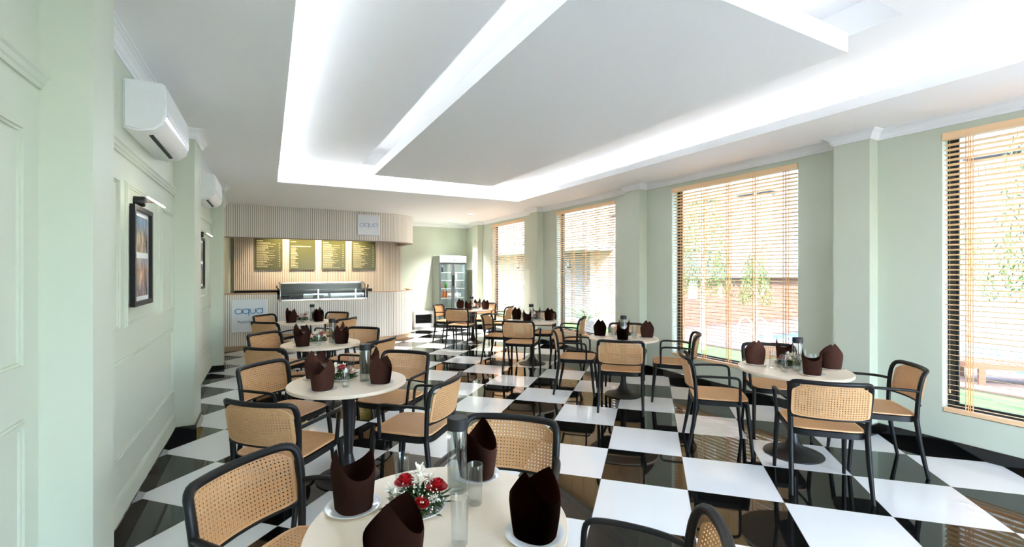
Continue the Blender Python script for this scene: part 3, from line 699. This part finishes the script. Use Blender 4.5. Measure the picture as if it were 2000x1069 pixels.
def make_chair():
    t = thing('cane_armchair', (0, 0, 0), 'x', 'chair')
    bm = cane_grid(26, 14, chair_back_surf, .005, .235)
    strip(bm, border(chair_back_surf, 0), border(chair_back_surf, .036), None, .008); o = finish('backrest', bm, [M['cane_back']], t)
    o.data.materials.append(M['cane'])
    nf = 26*14*24
    for i, p in enumerate(o.data.polygons):
        if i >= nf: p.material_index = 1
    bm = cane_grid(24, 23, chair_seat_surf, .004, .20, through=False)
    strip(bm, border(chair_seat_surf, 0), border(chair_seat_surf, .035), None, .010)
    o = finish('seat', bm, [M['cane_seat']], t); o.data.materials.append(M['cane'])
    for i, p in enumerate(o.data.polygons):
        if i >= 24*23*17: p.material_index = 1
    # apron under the seat
    bm = B()
    lp = [chair_seat_surf(*[q for q in uv])[0] for uv in [(u, v) for u, v in []]]
    pts = []
    for p, n in border(chair_seat_surf, .05, 10): pts.append((p.x, p.y))
    prism(bm, pts, .405, .4435); finish('seat_frame', bm, M['black'], t, 40)
    # back frame: posts and arched top, lower rail
    def top(x): return (x, -.256-.048*(1-(x/.235)**2), .787)
    path = [(-.226, -.195, .42), (-.231, -.199, .55), (-.236, -.208, .66)]
    path += [(-.238, -.222, .735), (-.229, -.243, .776), (-.200, top(.2)[1], .787)]+[top(x) for x in (-.15, -.1, -.05, 0)]
    path += [(-p[0], p[1], p[2]) for p in path[::-1][1:]]
    bm = B(); tube(bm, smooth_path(path, 1), .0178, 10, flat=.85); 
    finish('back_frame', bm, M['black'], t, 60)
    bm = B(); low = [(x, -.212-.048*(1-(x/.235)**2), .537) for x in (-.232, -.17, -.1, -.03, .03, .1, .17, .232)]
    tube(bm, low, .008, 8); finish('lower_rail', bm, M['black'], t, 60)
    for s in (-1, 1):
        bm = B(); tube(bm, [(s*.226, -.192, .44), (s*.229, -.215, .25), (s*.236, -.262, 0)], [.019, .0175, .0125], 8); finish('leg', bm, M['black'], t, 60)
        bm = B(); tube(bm, [(s*.222, .195, .44), (s*.228, .215, .25), (s*.234, .238, 0)], [.0185, .017, .0125], 8); finish('leg', bm, M['black'], t, 60)
        bm = B(); pa = smooth_path([(s*.236, -.206, .640), (s*.258, -.13, .652), (s*.270, .0, .655), (s*.266, .095, .655), (s*.262, .135, .645), (s*.252, .142, .59), (s*.236, .142, .425)], 2)
        tube(bm, pa, .0135, 8, flat=.8); finish('armrest', bm, M['black'], t, 60)
    return t
def lathe_obj(name, prof, m, parent, seg=24, smooth=35, close=False):
    bm = B(); lathe(bm, prof, seg=seg, close=close); return finish(name, bm, m, parent, smooth)

# tables
TR, TZ = .42, .715
def make_table():
    t = thing('round_table', (0, 0, 0), 'x', 'table', group='round dining tables')
    lathe_obj('tabletop', [(0, TZ-.024), (TR-.003, TZ-.024), (TR, TZ-.021), (TR, TZ-.003), (TR-.003, TZ), (0, TZ)], M['top'], t, 72)
    lathe_obj('pedestal', [(.026, .05), (.030, .12), (.034, .3), (.040, .5), (.052, .62), (.064, .675), (.066, TZ-.0245), (0, TZ-.0245)], M['blackmetal'], t, 28)
    lathe_obj('base_plate', [(0, 0), (.222, 0), (.225, .005), (.221, .011), (.17, .022), (.11, .042), (.07, .075), (.045, .12), (.032, .18), (0, .18)], M['blackmetal'], t, 40)
    return t
def make_napkin():
    t = thing('folded_napkin', (0, 0, 0), 'x', 'napkin')
    def prof(th, z, grow=0):
        c, sn = math.cos(th), math.sin(th)
        k = math.sin(min(1, z/.125)*PI*.55)
        wd = .066+.014*k-.16*max(0, z-.105)
        fl = .058+.006*k+.14*max(0, z-.08)*(1 if sn > 0 else .55)
        fl -= .30*max(0, z-.135)*(1 if sn > 0 else .7)
        q = .82
        return (wd+grow)*math.copysign(abs(c)**q, c), (fl+grow)*math.copysign(abs(sn)**q, sn)
    def height(th):
        c, sn = math.cos(th), math.sin(th)
        if sn >= 0: return .114+.100*(1-abs(c)**1.05)
        return .114+.078*(1-min(1, abs(c+.25)/(1.25 if c > -.25 else .75))**1.05)
    bm = B(); n = 56; m = 10; rings = []
    for j in range(m+1):
        row = []
        for i in range(n):
            th = 2*PI*i/n; z = j/m*height(th); x, y = prof(th, z); row.append(bm.verts.new((x, y, z)))
        rings.append(row)
    for a, b in zip(rings, rings[1:]):
        for i in range(n): bm.faces.new((a[i], a[(i+1) % n], b[(i+1) % n], b[i]))
    bmesh.ops.solidify(bm, geom=bm.faces[:], thickness=.0028)
    finish('cloth_cone', bm, M['napkin'], t, 50)
    bm = B(); A = []     # overlapping flap folded diagonally across the front
    for j in range(9):
        f = j/8; row = []
        for k in range(9):
            g = k/8; th = -PI*(.02+.62*g*(1-.62*f)); z = .003+f*(height(th)-.006)
            x, y = prof(th, z, .0028); row.append(bm.verts.new((x, y, z)))
        A.append(row)
    for a, b in zip(A, A[1:]):
        for k in range(8): bm.faces.new((a[k], a[k+1], b[k+1], b[k]))
    bmesh.ops.solidify(bm, geom=bm.faces[:], thickness=.0022)
    finish('front_flap', bm, M['napkin'], t, 50)
    return t
def make_plate():
    o = lathe_obj('side_plate', [(0, 0), (.052, 0), (.056, .003), (.080, .0085), (.0925, .0135), (.0935, .0150), (.0915, .0155), (.078, .0115), (.055, .0055), (0, .005)], M['plate'], None, 44)
    return tag(o, 'x', 'plate')
def make_glass():
    r, h = .0275, .142
    o = lathe_obj('water_tumbler', [(0, 0), (r*.82, 0), (r*.88, .004), (r, h-.002), (r-.0012, h), (r-.0024, h-.002), (r*.84, .022), (r*.6, .017), (0, .016)], M['glass'], None, 28)
    return tag(o, 'x', 'glass')
def make_bottle():
    t = thing('water_bottle', (0, 0, 0), 'x', 'bottle'); r = .0375
    lathe_obj('glass_body', [(0, 0), (r-.004, 0), (r, .005), (r, .225), (r-.003, .232), (r-.005, .232), (r-.0035, .222), (r-.0035, .012), (r-.012, .008), (0, .008)], M['bottleglass'], t, 32)
    lathe_obj('screw_cap', [(0, .2325), (r+.001, .2325), (r+.001, .272), (r-.002, .276), (0, .276)], M['darkcap'], t, 32)
    return t
def rose(bm, c, R, r):
    c = Vector(c)
    for k, (cnt, rad, hh) in enumerate(((3, .35, .95), (4, .6, .8), (5, .85, .55), (6, 1.05, .3))):
        for i in range(cnt):
            a = 2*PI*(i/cnt)+k*.7+r.uniform(-.1, .1); w = PI/cnt*1.25
            g = []
            for j in range(4):
                f = j/3
                g.append([bm.verts.new(c+Vector((math.cos(a+w*(q/3-1)*(1-.15*f))*R*rad*(.35+.65*f+.12*f*f), math.sin(a+w*(q/3-1)*(1-.15*f))*R*rad*(.35+.65*f+.12*f*f), R*(hh*f-.15-(.08*f*f if k > 1 else 0)+(.05 if q == 3 else 0)*f)))) for q in range(7)])
            for x, y in zip(g, g[1:]):
                for q in range(6): bm.faces.new((x[q], x[q+1], y[q+1], y[q]))
def mum(bm, c, R, r, n=26):
    c = Vector(c)
    for i in range(n):
        a = r.uniform(0, 2*PI); e = r.uniform(.1, 1.35); L = R*r.uniform(.75, 1.1); d = Vector((math.cos(a)*math.cos(e), math.sin(a)*math.cos(e), math.sin(e))); s = d.cross(Vector((0, 0, 1))).normalized()*R*.13
        p1 = c+d*L*.55; p2 = c+d*L+Vector((0, 0, -R*.12))
        v = [bm.verts.new(q) for q in (c-s*.5, c+s*.5, p1+s, p2+s*.5, p2-s*.5, p1-s)]; bm.faces.new(v)
def make_flowers():
    t = thing('flower_arrangement', (0, 0, 0), 'x', 'flower arrangement'); r = random.Random(5)
    lathe_obj('dish', [(0, 0), (.05, 0), (.08, .006), (.1, .016), (.101, .018), (.098, .0185), (.078, .01), (0, .006)], M['plate'], t, 36)
    bm = B()
    for i in range(650):
        a = r.uniform(0, 2*PI); e = r.uniform(-.2, 1.3); L = r.uniform(.05, .092); base = Vector((r.uniform(-.05, .05), r.uniform(-.045, .045), .022))
        d = Vector((math.cos(a)*math.cos(e)*1.1, math.sin(a)*math.cos(e), math.sin(e)*.62)); p = base+d*L; p.z = max(p.z, .014); s = d.cross(Vector((r.uniform(-1, 1), r.uniform(-1, 1), 1))).normalized()*.0045; k = Vector((0, 0, -.004))
        v = [bm.verts.new(q) for q in (base+d*L*.4, base+d*L*.7+s, p+k*.5, base+d*L*.7-s)]; bm.faces.new(v)
    finish('greenery', bm, M['leaf'], t)
    for (x, y, z, R) in ((-.025, .03, .082, .031), (.055, -.04, .062, .032), (-.03, -.062, .045, .026)):
        bm = B(); rose(bm, (x, y, z), R, r); finish('red_rose', bm, M['red'], t, 180)
    for (x, y, z, R) in ((.035, .035, .088, .040), (-.065, .045, .062, .034), (.005, -.012, .085, .034), (.072, .02, .06, .032), (-.07, -.025, .055, .030), (.02, -.07, .045, .024), (.0, .075, .06, .032)):
        bm = B(); mum(bm, (x, y, z), R, r); finish('white_flower', bm, M['white_petal'], t)
    for (x, y, z, R) in ((.07, .035, .06, .017), (-.08, .0, .05, .016)):
        bm = B(); rose(bm, (x, y, z), R, r); finish('pink_bud', bm, M['pink'], t, 180)
    bm = B()
    for i in range(110):
        a = r.uniform(0, 2*PI); e = r.uniform(.1, 1.2); d = Vector((math.cos(a)*math.cos(e), math.sin(a)*math.cos(e), math.sin(e)*.75))*r.uniform(.075, .105)
        mt = Matrix.Translation(d+Vector((0, 0, .02))); bmesh.ops.create_icosphere(bm, subdivisions=1, radius=r.uniform(.002, .0034), matrix=mt)
    finish('small_blossoms', bm, M['white_petal'], t)['kind'] = 'stuff'
    return t
chair0, table0, nap0, plate0, glass0, bottle0, flower0 = make_chair(), make_table(), make_napkin(), make_plate(), make_glass(), make_bottle(), make_flowers()
used = set()
def place(src, loc, rz, label, group):
    o = src if src.name not in used else copy_tree(src)
    used.add(src.name)
    o.location = loc; o.rotation_euler = (0, 0, rz); o['label'] = label; o['group'] = group
    return o
ORD = ['first', 'second', 'third', 'fourth']
TW = [(.50, 1.44), (.527, 3.58), (.535, 5.62), (.52, 8.15)]
TV = [(3.90, 2.275), (3.89, 4.35), (3.86, 6.52), (3.88, 9.05)]
QD = 45
# chair tweaks: (dx, dy, extra turn in degrees) per row/table/seat
CT = {('window', 0, 0): (.03, .0, 0), ('window', 0, 2): (.0, .03, 0)}
NT = {('wall', 0, 0): (-.2, -.2, 150, -.144, -.024), ('wall', 0, 1): (.229, -.225, 120, .009, -.152), ('wall', 0, 2): (-.24, .212, 105, -.06, .252), ('wall', 0, 3): (.235, .235, -50, .145, .045),
      ('window', 0, 0): (-.12, -.215, 35, -.18, -.03), ('window', 0, 1): (.255, -.165, 140, .06, -.13), ('window', 0, 2): (-.127, .256, 150, -.12, .10), ('window', 0, 3): (.21, .2, 40, .21, .03)}
# tumblers stand between the places, clear of flowers and bottle
GD = {'wall': [(-.04, -.15), (.19, .0), (-.175, .0), (.05, .22)], 'window': [(-.18, -.03), (.06, -.13), (-.12, .10), (.21, .03)]}
SEATS = [(-1, -1), (1, -1), (-1, 1), (1, 1)]
def seat_name(row, sx, sy):
    side = ('wall' if sx < 0 else 'aisle') if row == 'wall' else ('aisle' if sx < 0 else 'window')
    return side, ('facing the counter' if sy < 0 else 'facing the entrance')
for row, tabs in (('wall', TW), ('window', TV)):
    for k, (tx, ty) in enumerate(tabs):
        tn = '%s table of the %s row' % (ORD[k], row)
        place(table0, (tx, ty, 0), 0, 'round beige pedestal table, %s of four in the row along the %s' % (ORD[k], 'panelled wall' if row == 'wall' else 'windows'), 'round dining tables')
        rr = random.Random(100*k+(7 if row == 'wall' else 3))
        for q, (sx, sy) in enumerate(SEATS):
            side, face = seat_name(row, sx, sy)
            dist = .405
            cx, cy = tx+sx*dist+rr.uniform(-.012, .012), ty+sy*dist+rr.uniform(-.012, .012); ang = math.atan2(-sy, -sx)-PI/2+math.radians(rr.uniform(-3, 3))
            dx, dy, da = CT.get((row, k, q), (0, 0, 0)); cx += dx; cy += dy; ang += math.radians(da)
            if not (row == 'wall' and k == 0 and q == 0):
                place(chair0, (cx, cy, 0), ang, 'cane-backed black armchair, %s side, %s, at %s' % (side, face, tn), 'cane armchairs around the tables')
            # place setting
            px_, py_ = tx+sx*.20+rr.uniform(-.012, .012), ty+sy*.20+rr.uniform(-.012, .012)
            gx, gy = [(tx+u, ty+v) for u, v in GD[row]][q]
            an = rr.uniform(-.25, .25)+ang+PI/2*(1 if q % 2 else -1)
            nx = NT.get((row, k, q))
            if nx: px_, py_, an, gx, gy = tx+nx[0], ty+nx[1], math.radians(nx[2]), tx+nx[3], ty+nx[4]
            end = 'counter-end' if sy > 0 else 'entrance-end'
            place(plate0, (px_, py_, TZ+.0003), 0, 'white side plate, %s %s place at %s' % (side, end, tn), 'white side plates under the napkins')
            place(nap0, (px_, py_, TZ+.0102), an, 'dark brown folded napkin, %s %s place at %s' % (side, end, tn), 'brown napkins on the tables')
            place(glass0, (gx, gy, TZ+.0003), 0, 'clear water tumbler, %s %s place at %s' % (side, end, tn), 'tumblers on the tables')
        fx, fy, fa, bx, by = (-.05, .10, 20, .125, .165) if (row, k) == ('wall', 0) else (-.03, .06, 80+50*k, .11, -.05) if row == 'wall' else (.05, .06, 200+70*k, -.06, -.07)
        fo = place(flower0, (tx+fx, ty+fy, TZ+.0003), math.radians(fa), 'low arrangement of red roses and white blooms on %s' % tn, 'flower arrangements on the tables'); fo.scale = (1.02, 1.02, 1.15)
        place(bottle0, (tx+bx, ty+by, TZ+.0003), 0, 'clear glass bottle with black cap standing on %s' % tn, 'water bottles on the tables')

# ------------------------------------------------------------------ outside
bm = B(); box(bm, XR+WT, 8.1, -14, 26, -.20, -.03); tag(finish('lawn', bm, M['lawn']), kind='structure')
bm = B(); PXa, PXb, PYa, PYb = 9.95, 13.8, -9, 6.9
for a in ((8.1, PXa, -14, 26), (PXb, 15.2, -14, 26), (PXa, PXb, PYb, 26), (PXa, PXb, -14, PYa)): box(bm, *a, -.2, 0)
tag(finish('terrace', bm, M['deck']), kind='structure')
bm = B(); box(bm, 15.2, 40, -20, 40, -.2, 0); tag(finish('terrace', bm, M['paving']), kind='structure')
bm = B(); box(bm, PXa, PXb, PYa, PYb, -.2, -.06); tag(finish('pool_water', bm, M['water']), kind='structure')
bm = B(); box(bm, -40, XR+WT, 12.7, 40, -.2, -.03); box(bm, -40, XR+WT, -40, YB-.25, -.2, -.03); tag(finish('terrace', bm, M['paving']), kind='structure')
# white apartment block
tb = thing('apartment_block', (18, 10, 0), 'white apartment block with grey windows beyond the pool', 'building')
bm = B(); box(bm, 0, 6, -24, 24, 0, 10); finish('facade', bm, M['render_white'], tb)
for y in (-5.3, -1.3, 1.95, 4.6, 7.2, 10.2):
    for z in (3.35, 6.4):
        bm = B(); box(bm, -.05, .02, y-.62, y+.62, z, z+1.3); f = finish('window', bm, M['steelm'], tb)
        bm = B(); box(bm, -.06, -.05, y-.55, y+.0, z+.07, z+1.23); box(bm, -.06, -.05, y+.06, y+.55, z+.07, z+1.23); finish('pane', bm, M['window_dark'], f)
        bm = B()
        for i in range(9): tube(bm, [(-.09, y-.55+i*.137, z+.05), (-.09, y-.55+i*.137, z+1.25)], .012, 5)
        for i in range(5): tube(bm, [(-.09, y-.6, z+.15+i*.25), (-.09, y+.6, z+.15+i*.25)], .012, 5)
        finish('grille', bm, M['steelm'], f)
        bm = B(); box(bm, -.45, 0, y-.8, y+.8, z+1.38, z+1.46); finish('sunshade', bm, M['render_white'], f)
# brown poolside building with white roof edge, grey-blue roof behind
tb = thing('poolside_shed', (9.0, 8.9, 0), 'long brown timber clad poolside building with white roof edge', 'building')
bm = B(); box(bm, 0, 8.6, 0, 3.2, 0, 1.33)
for i in range(9): box(bm, -.008, 8.6, -.012, 0, .05+i*.145, .05+i*.145+.135)
finish('cladding', bm, M['brown_clad'], tb)
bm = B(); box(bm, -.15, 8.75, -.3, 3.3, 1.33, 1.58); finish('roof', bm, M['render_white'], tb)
for x in (2.6, 4.6): 
    bm = B(); box(bm, x-.09, x+.09, -.03, 0, .75, 1.2); finish('vent_slot', bm, M['slatback'], tb)
bm = B(); box(bm, 1.3, 1.62, -.04, 0, .75, 1.25); finish('white_panel', bm, M['white'], tb)
tb = thing('rear_shed', (10.2, 13.5, 0), 'grey-blue shed wall rising behind the brown poolside building', 'building')
bm = B(); box(bm, 0, 7.0, 0, 3, 0, 2.45); finish('shed_wall', bm, M['bluegrey'], tb)
bm = B(); box(bm, -.1, 7.1, -.15, 3.1, 2.45, 2.53); finish('shed_roof', bm, M['grey_glass'], tb)
# annex close to the far windows
tb = thing('annex_building', (8.4, 9.6, 0), 'white annex wall with grey louvred upper storey outside the back windows', 'building')
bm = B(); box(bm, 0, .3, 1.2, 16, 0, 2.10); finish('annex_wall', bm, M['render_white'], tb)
bm = B(); box(bm, -.9, .3, 0.2, 16, 2.10, 2.2); box(bm, -.9, -.8, .2, 16, 2.2, 3.9)
for i in range(16): box(bm, -.95, -.9, .2, 16, 2.2+i*.105, 2.2+i*.105+.06)
finish('louvre_storey', bm, M['grey_glass'], tb)
bm = B(); box(bm, -.02, .3, .2, 1.2, 0, 2.10); finish('pink_pier', bm, mat('pink_render', (176, 150, 136), .8), tb)
for i, (x, y) in enumerate(((7.9, 11.9), (7.9, 15.2))):
    t = thing('wall_bracket', (8.385, y, 1.62), 'small dark wall bracket on the annex wall, %s' % ('seen through second last window' if i == 0 else 'seen through last window'), 'bracket')
    bm = B(); box(bm, -.02, .012, -.04, .04, 0, .28); finish('back_strip', bm, M['outchair'], t)
    for z in (.02, .2):
        bm = B(); box(bm, -.12, -.02, -.06, .06, z, z+.03); finish('bracket_arm', bm, M['outchair'], t)
# trees
def make_tree(loc, lb, seed, h0, h1, rad, n, trunk_r=.05, trunk_h=None):
    t = thing('weeping_tree', loc, lb, 'tree', group='weeping trees outside the windows'); r = random.Random(seed)
    H = trunk_h or h1
    bm = B(); tube(bm, [(0, 0, -.05), (.02, .01, H*.4), (-.02, 0, H*.75), (0, 0, H)], [trunk_r, trunk_r*.85, trunk_r*.6, trunk_r*.25], 8)
    finish('trunk', bm, M['bark'], t, 60)
    bm = B()
    for i in range(int(n*1.25)):
        a = r.uniform(0, 2*PI); z = r.uniform(h0+.2, h1); rr = rad*(.35+.65*math.sqrt(r.random()))*(1.0-.45*(z-h0)/(h1-h0))
        x, y = math.cos(a)*rr, math.sin(a)*rr
        for j in range(9):
            zz = z-j*.05; px, py = x*(1+j*.02)+r.uniform(-.04, .04), y*(1+j*.02)+r.uniform(-.04, .04)
            if zz < h0: break
            d = Vector((r.uniform(-1, 1), r.uniform(-1, 1), -r.uniform(.8, 2))).normalized()*r.uniform(.05, .085); s = d.cross(Vector((r.uniform(-1, 1), r.uniform(-1, 1), .2))).normalized()*.0085
            p = Vector((px, py, zz)); v = [bm.verts.new(q) for q in (p, p+d*.45+s, p+d, p+d*.45-s)]; bm.faces.new(v)
    finish('foliage', bm, M['leafy'], t)
    return t
make_tree((7.64, 6.24, -.03), 'weeping tree on the lawn behind the second window-row table', 1, 1.1, 3.2, .56, 420)
make_tree((8.0, 5.36, -.03), 'sparse weeping tree on the lawn in front of the pool ladder', 2, .95, 2.1, .30, 130, trunk_h=3.4)
make_tree((8.3, 4.2, -.03), 'weeping tree outside hidden partly by the wall beside the second window', 3, 1.2, 3.4, .45, 240)
make_tree((7.45, 1.58, -.03), 'leafy tree outside the window beside the first window-row table', 4, 1.25, 3.6, .52, 330)
make_tree((11.2, 3.55, -.2), 'smaller leafy tree standing near the pool, seen through first window', 5, 1.2, 2.9, .5, 200)
def make_palm(loc, lb, seed):
    t = thing('potted_palm', loc, lb, 'palm', group='palms by the annex'); r = random.Random(seed)
    lathe_obj('planter', [(0, 0), (.16, 0), (.2, .3), (.18, .3), (.17, .27), (0, .27)], M['render_white'], t, 20)
    bm = B()
    for i in range(13):
        a = 2*PI*i/13+r.uniform(-.2, .2); L = r.uniform(.6, .9); e = r.uniform(.7, 1.3)
        pts = [Vector((math.cos(a)*math.cos(e)*L*f*(1+.5*f), math.sin(a)*math.cos(e)*L*f*(1+.5*f), .28+L*math.sin(e)*f-.45*f*f*L)) for f in [j/9 for j in range(10)]]
        tube(bm, pts, .006, 4)
        for j in range(2, 10):
            for s in (-1, 1):
                p = pts[j]; d = (pts[j]-pts[j-1]).normalized(); w = d.cross(Vector((0, 0, 1))).normalized()*s; q = p+(w*.8+d*.5+Vector((0, 0, -.3)))*.2*(1-.05*j)
                k = d*.012; bm.faces.new([bm.verts.new(v) for v in (p-k, p+k, q)])
    finish('fronds', bm, M['leaf'], t)
make_palm((6.6, 11.9, -.03), 'feathery potted palm outside the window beside the drinks fridge', 1)
make_palm((7.1, 9.3, -.03), 'feathery potted palm outside the window behind third window-row table', 2)
# pool ladder, post, lounger, garden furniture
t = thing('pool_ladder', (10.22, 7.32, 0), 'pale steel pool ladder handrails at the pool edge', 'pool ladder'); t.scale = (.8, .8, .62)
for dx, dy in ((0, 0), (.33, -.25)):
    bm = B(); tube(bm, smooth_path([(dx, dy, -.0), (dx+.03, dy-.03, .45), (dx+.08, dy-.10, .62), (dx+.16, dy-.22, .62), (dx+.24, dy-.34, .40), (dx+.30, dy-.45, -.1)], 2), .022, 8); finish('handrail', bm, M['white'], t, 60)
t = thing('filter_post', (9.45, 6.05, 0), 'short white cylinder post on deck beside the pool', 'post')
lathe_obj('post_body', [(0, 0), (.075, 0), (.075, .30), (0, .30)], M['white'], t, 20); lathe_obj('post_cap', [(0, .3), (.09, .3), (.09, .33), (.05, .345), (0, .345)], M['white'], t, 20)
t = thing('sun_lounger', (8.35, 2.55, 0), 'timber sun lounger with raised back on the deck beside the lawn', 'sun lounger', rz=math.radians(-52))
bm = B(); box(bm, 0, 1.95, .0, .045, .22, .29); box(bm, 0, 1.95, .575, .62, .22, .29)
for i in range(2): box(bm, (0, 1.9)[i], (.05, 1.95)[i], .045, .575, .22, .29)
finish('frame', bm, M['lounger'], t)
bm = B()
for i in range(15): box(bm, .05+i*.08, .115+i*.08, .045, .575, .275, .295)
finish('slats', bm, M['lounger'], t)
bm = B(); mt = Matrix.Translation((1.25, 0, .29)) @ Matrix.Rotation(math.radians(-35), 4, 'Y')
for i in range(8): box(bm, i*.085, i*.085+.07, .045, .575, 0, .02, mtx=mt)
for y in (.05, .54): box(bm, 0, .68, y, y+.03, -.03, 0, mtx=mt)
finish('backrest', bm, M['lounger'], t)
for x in (.12, 1.7):
    for y in (.0, .575): bm = B(); box(bm, x, x+.07, y, y+.045, 0, .22); finish('leg', bm, M['lounger'], t)
def garden_chair(loc, rz, lb):
    t = thing('garden_chair', loc, lb, 'chair', rz=rz, group='grey garden chairs beyond the pool')
    bm = B(); tube(bm, smooth_path([(-.28, .25, .66), (-.29, -.1, .68), (-.2, -.3, .74), (0, -.34, .76), (.2, -.3, .74), (.29, -.1, .68), (.28, .25, .66)], 1), .018, 6); finish('top_rail', bm, M['outchair'], t, 60)
    bm = B(); prism(bm, [(-.25, -.25), (.25, -.25), (.25, .25), (-.25, .25)], .42, .46); finish('seat', bm, M['outchair'], t)
    bm = B()
    for i in range(9):
        a = PI*(1+i/8); tube(bm, [(.23*math.cos(a), .25*math.sin(a)*.95, .44), (.28*math.cos(a), .32*math.sin(a), .72)], .008, 5)
    finish('backrest', bm, M['outchair'], t)
    for x in (-.24, .24):
        for y in (-.22, .24): bm = B(); tube(bm, [(x, y, .44), (x*1.15, y*1.15, 0)], .014, 6); finish('leg', bm, M['outchair'], t)
garden_chair((14.6, 4.15, 0), math.radians(-60), 'grey garden chair beside the glass garden table beyond pool')
garden_chair((14.1, 4.75, 0), math.radians(60), 'grey garden chair standing apart by the frame of first window')
t = thing('garden_table', (15.45, 3.45, 0), 'small glass topped garden table with thin grey legs beyond the pool', 'table')
lathe_obj('tabletop', [(0, .70), (.42, .70), (.42, .715), (0, .715)], M['outchair'], t, 28)
for a in (45, 135, 225, 315):
    bm = B(); c, s = math.cos(math.radians(a)), math.sin(math.radians(a)); tube(bm, [(c*.32, s*.32, .70), (c*.36, s*.36, 0)], .014, 6); finish('leg', bm, M['outchair'], t)
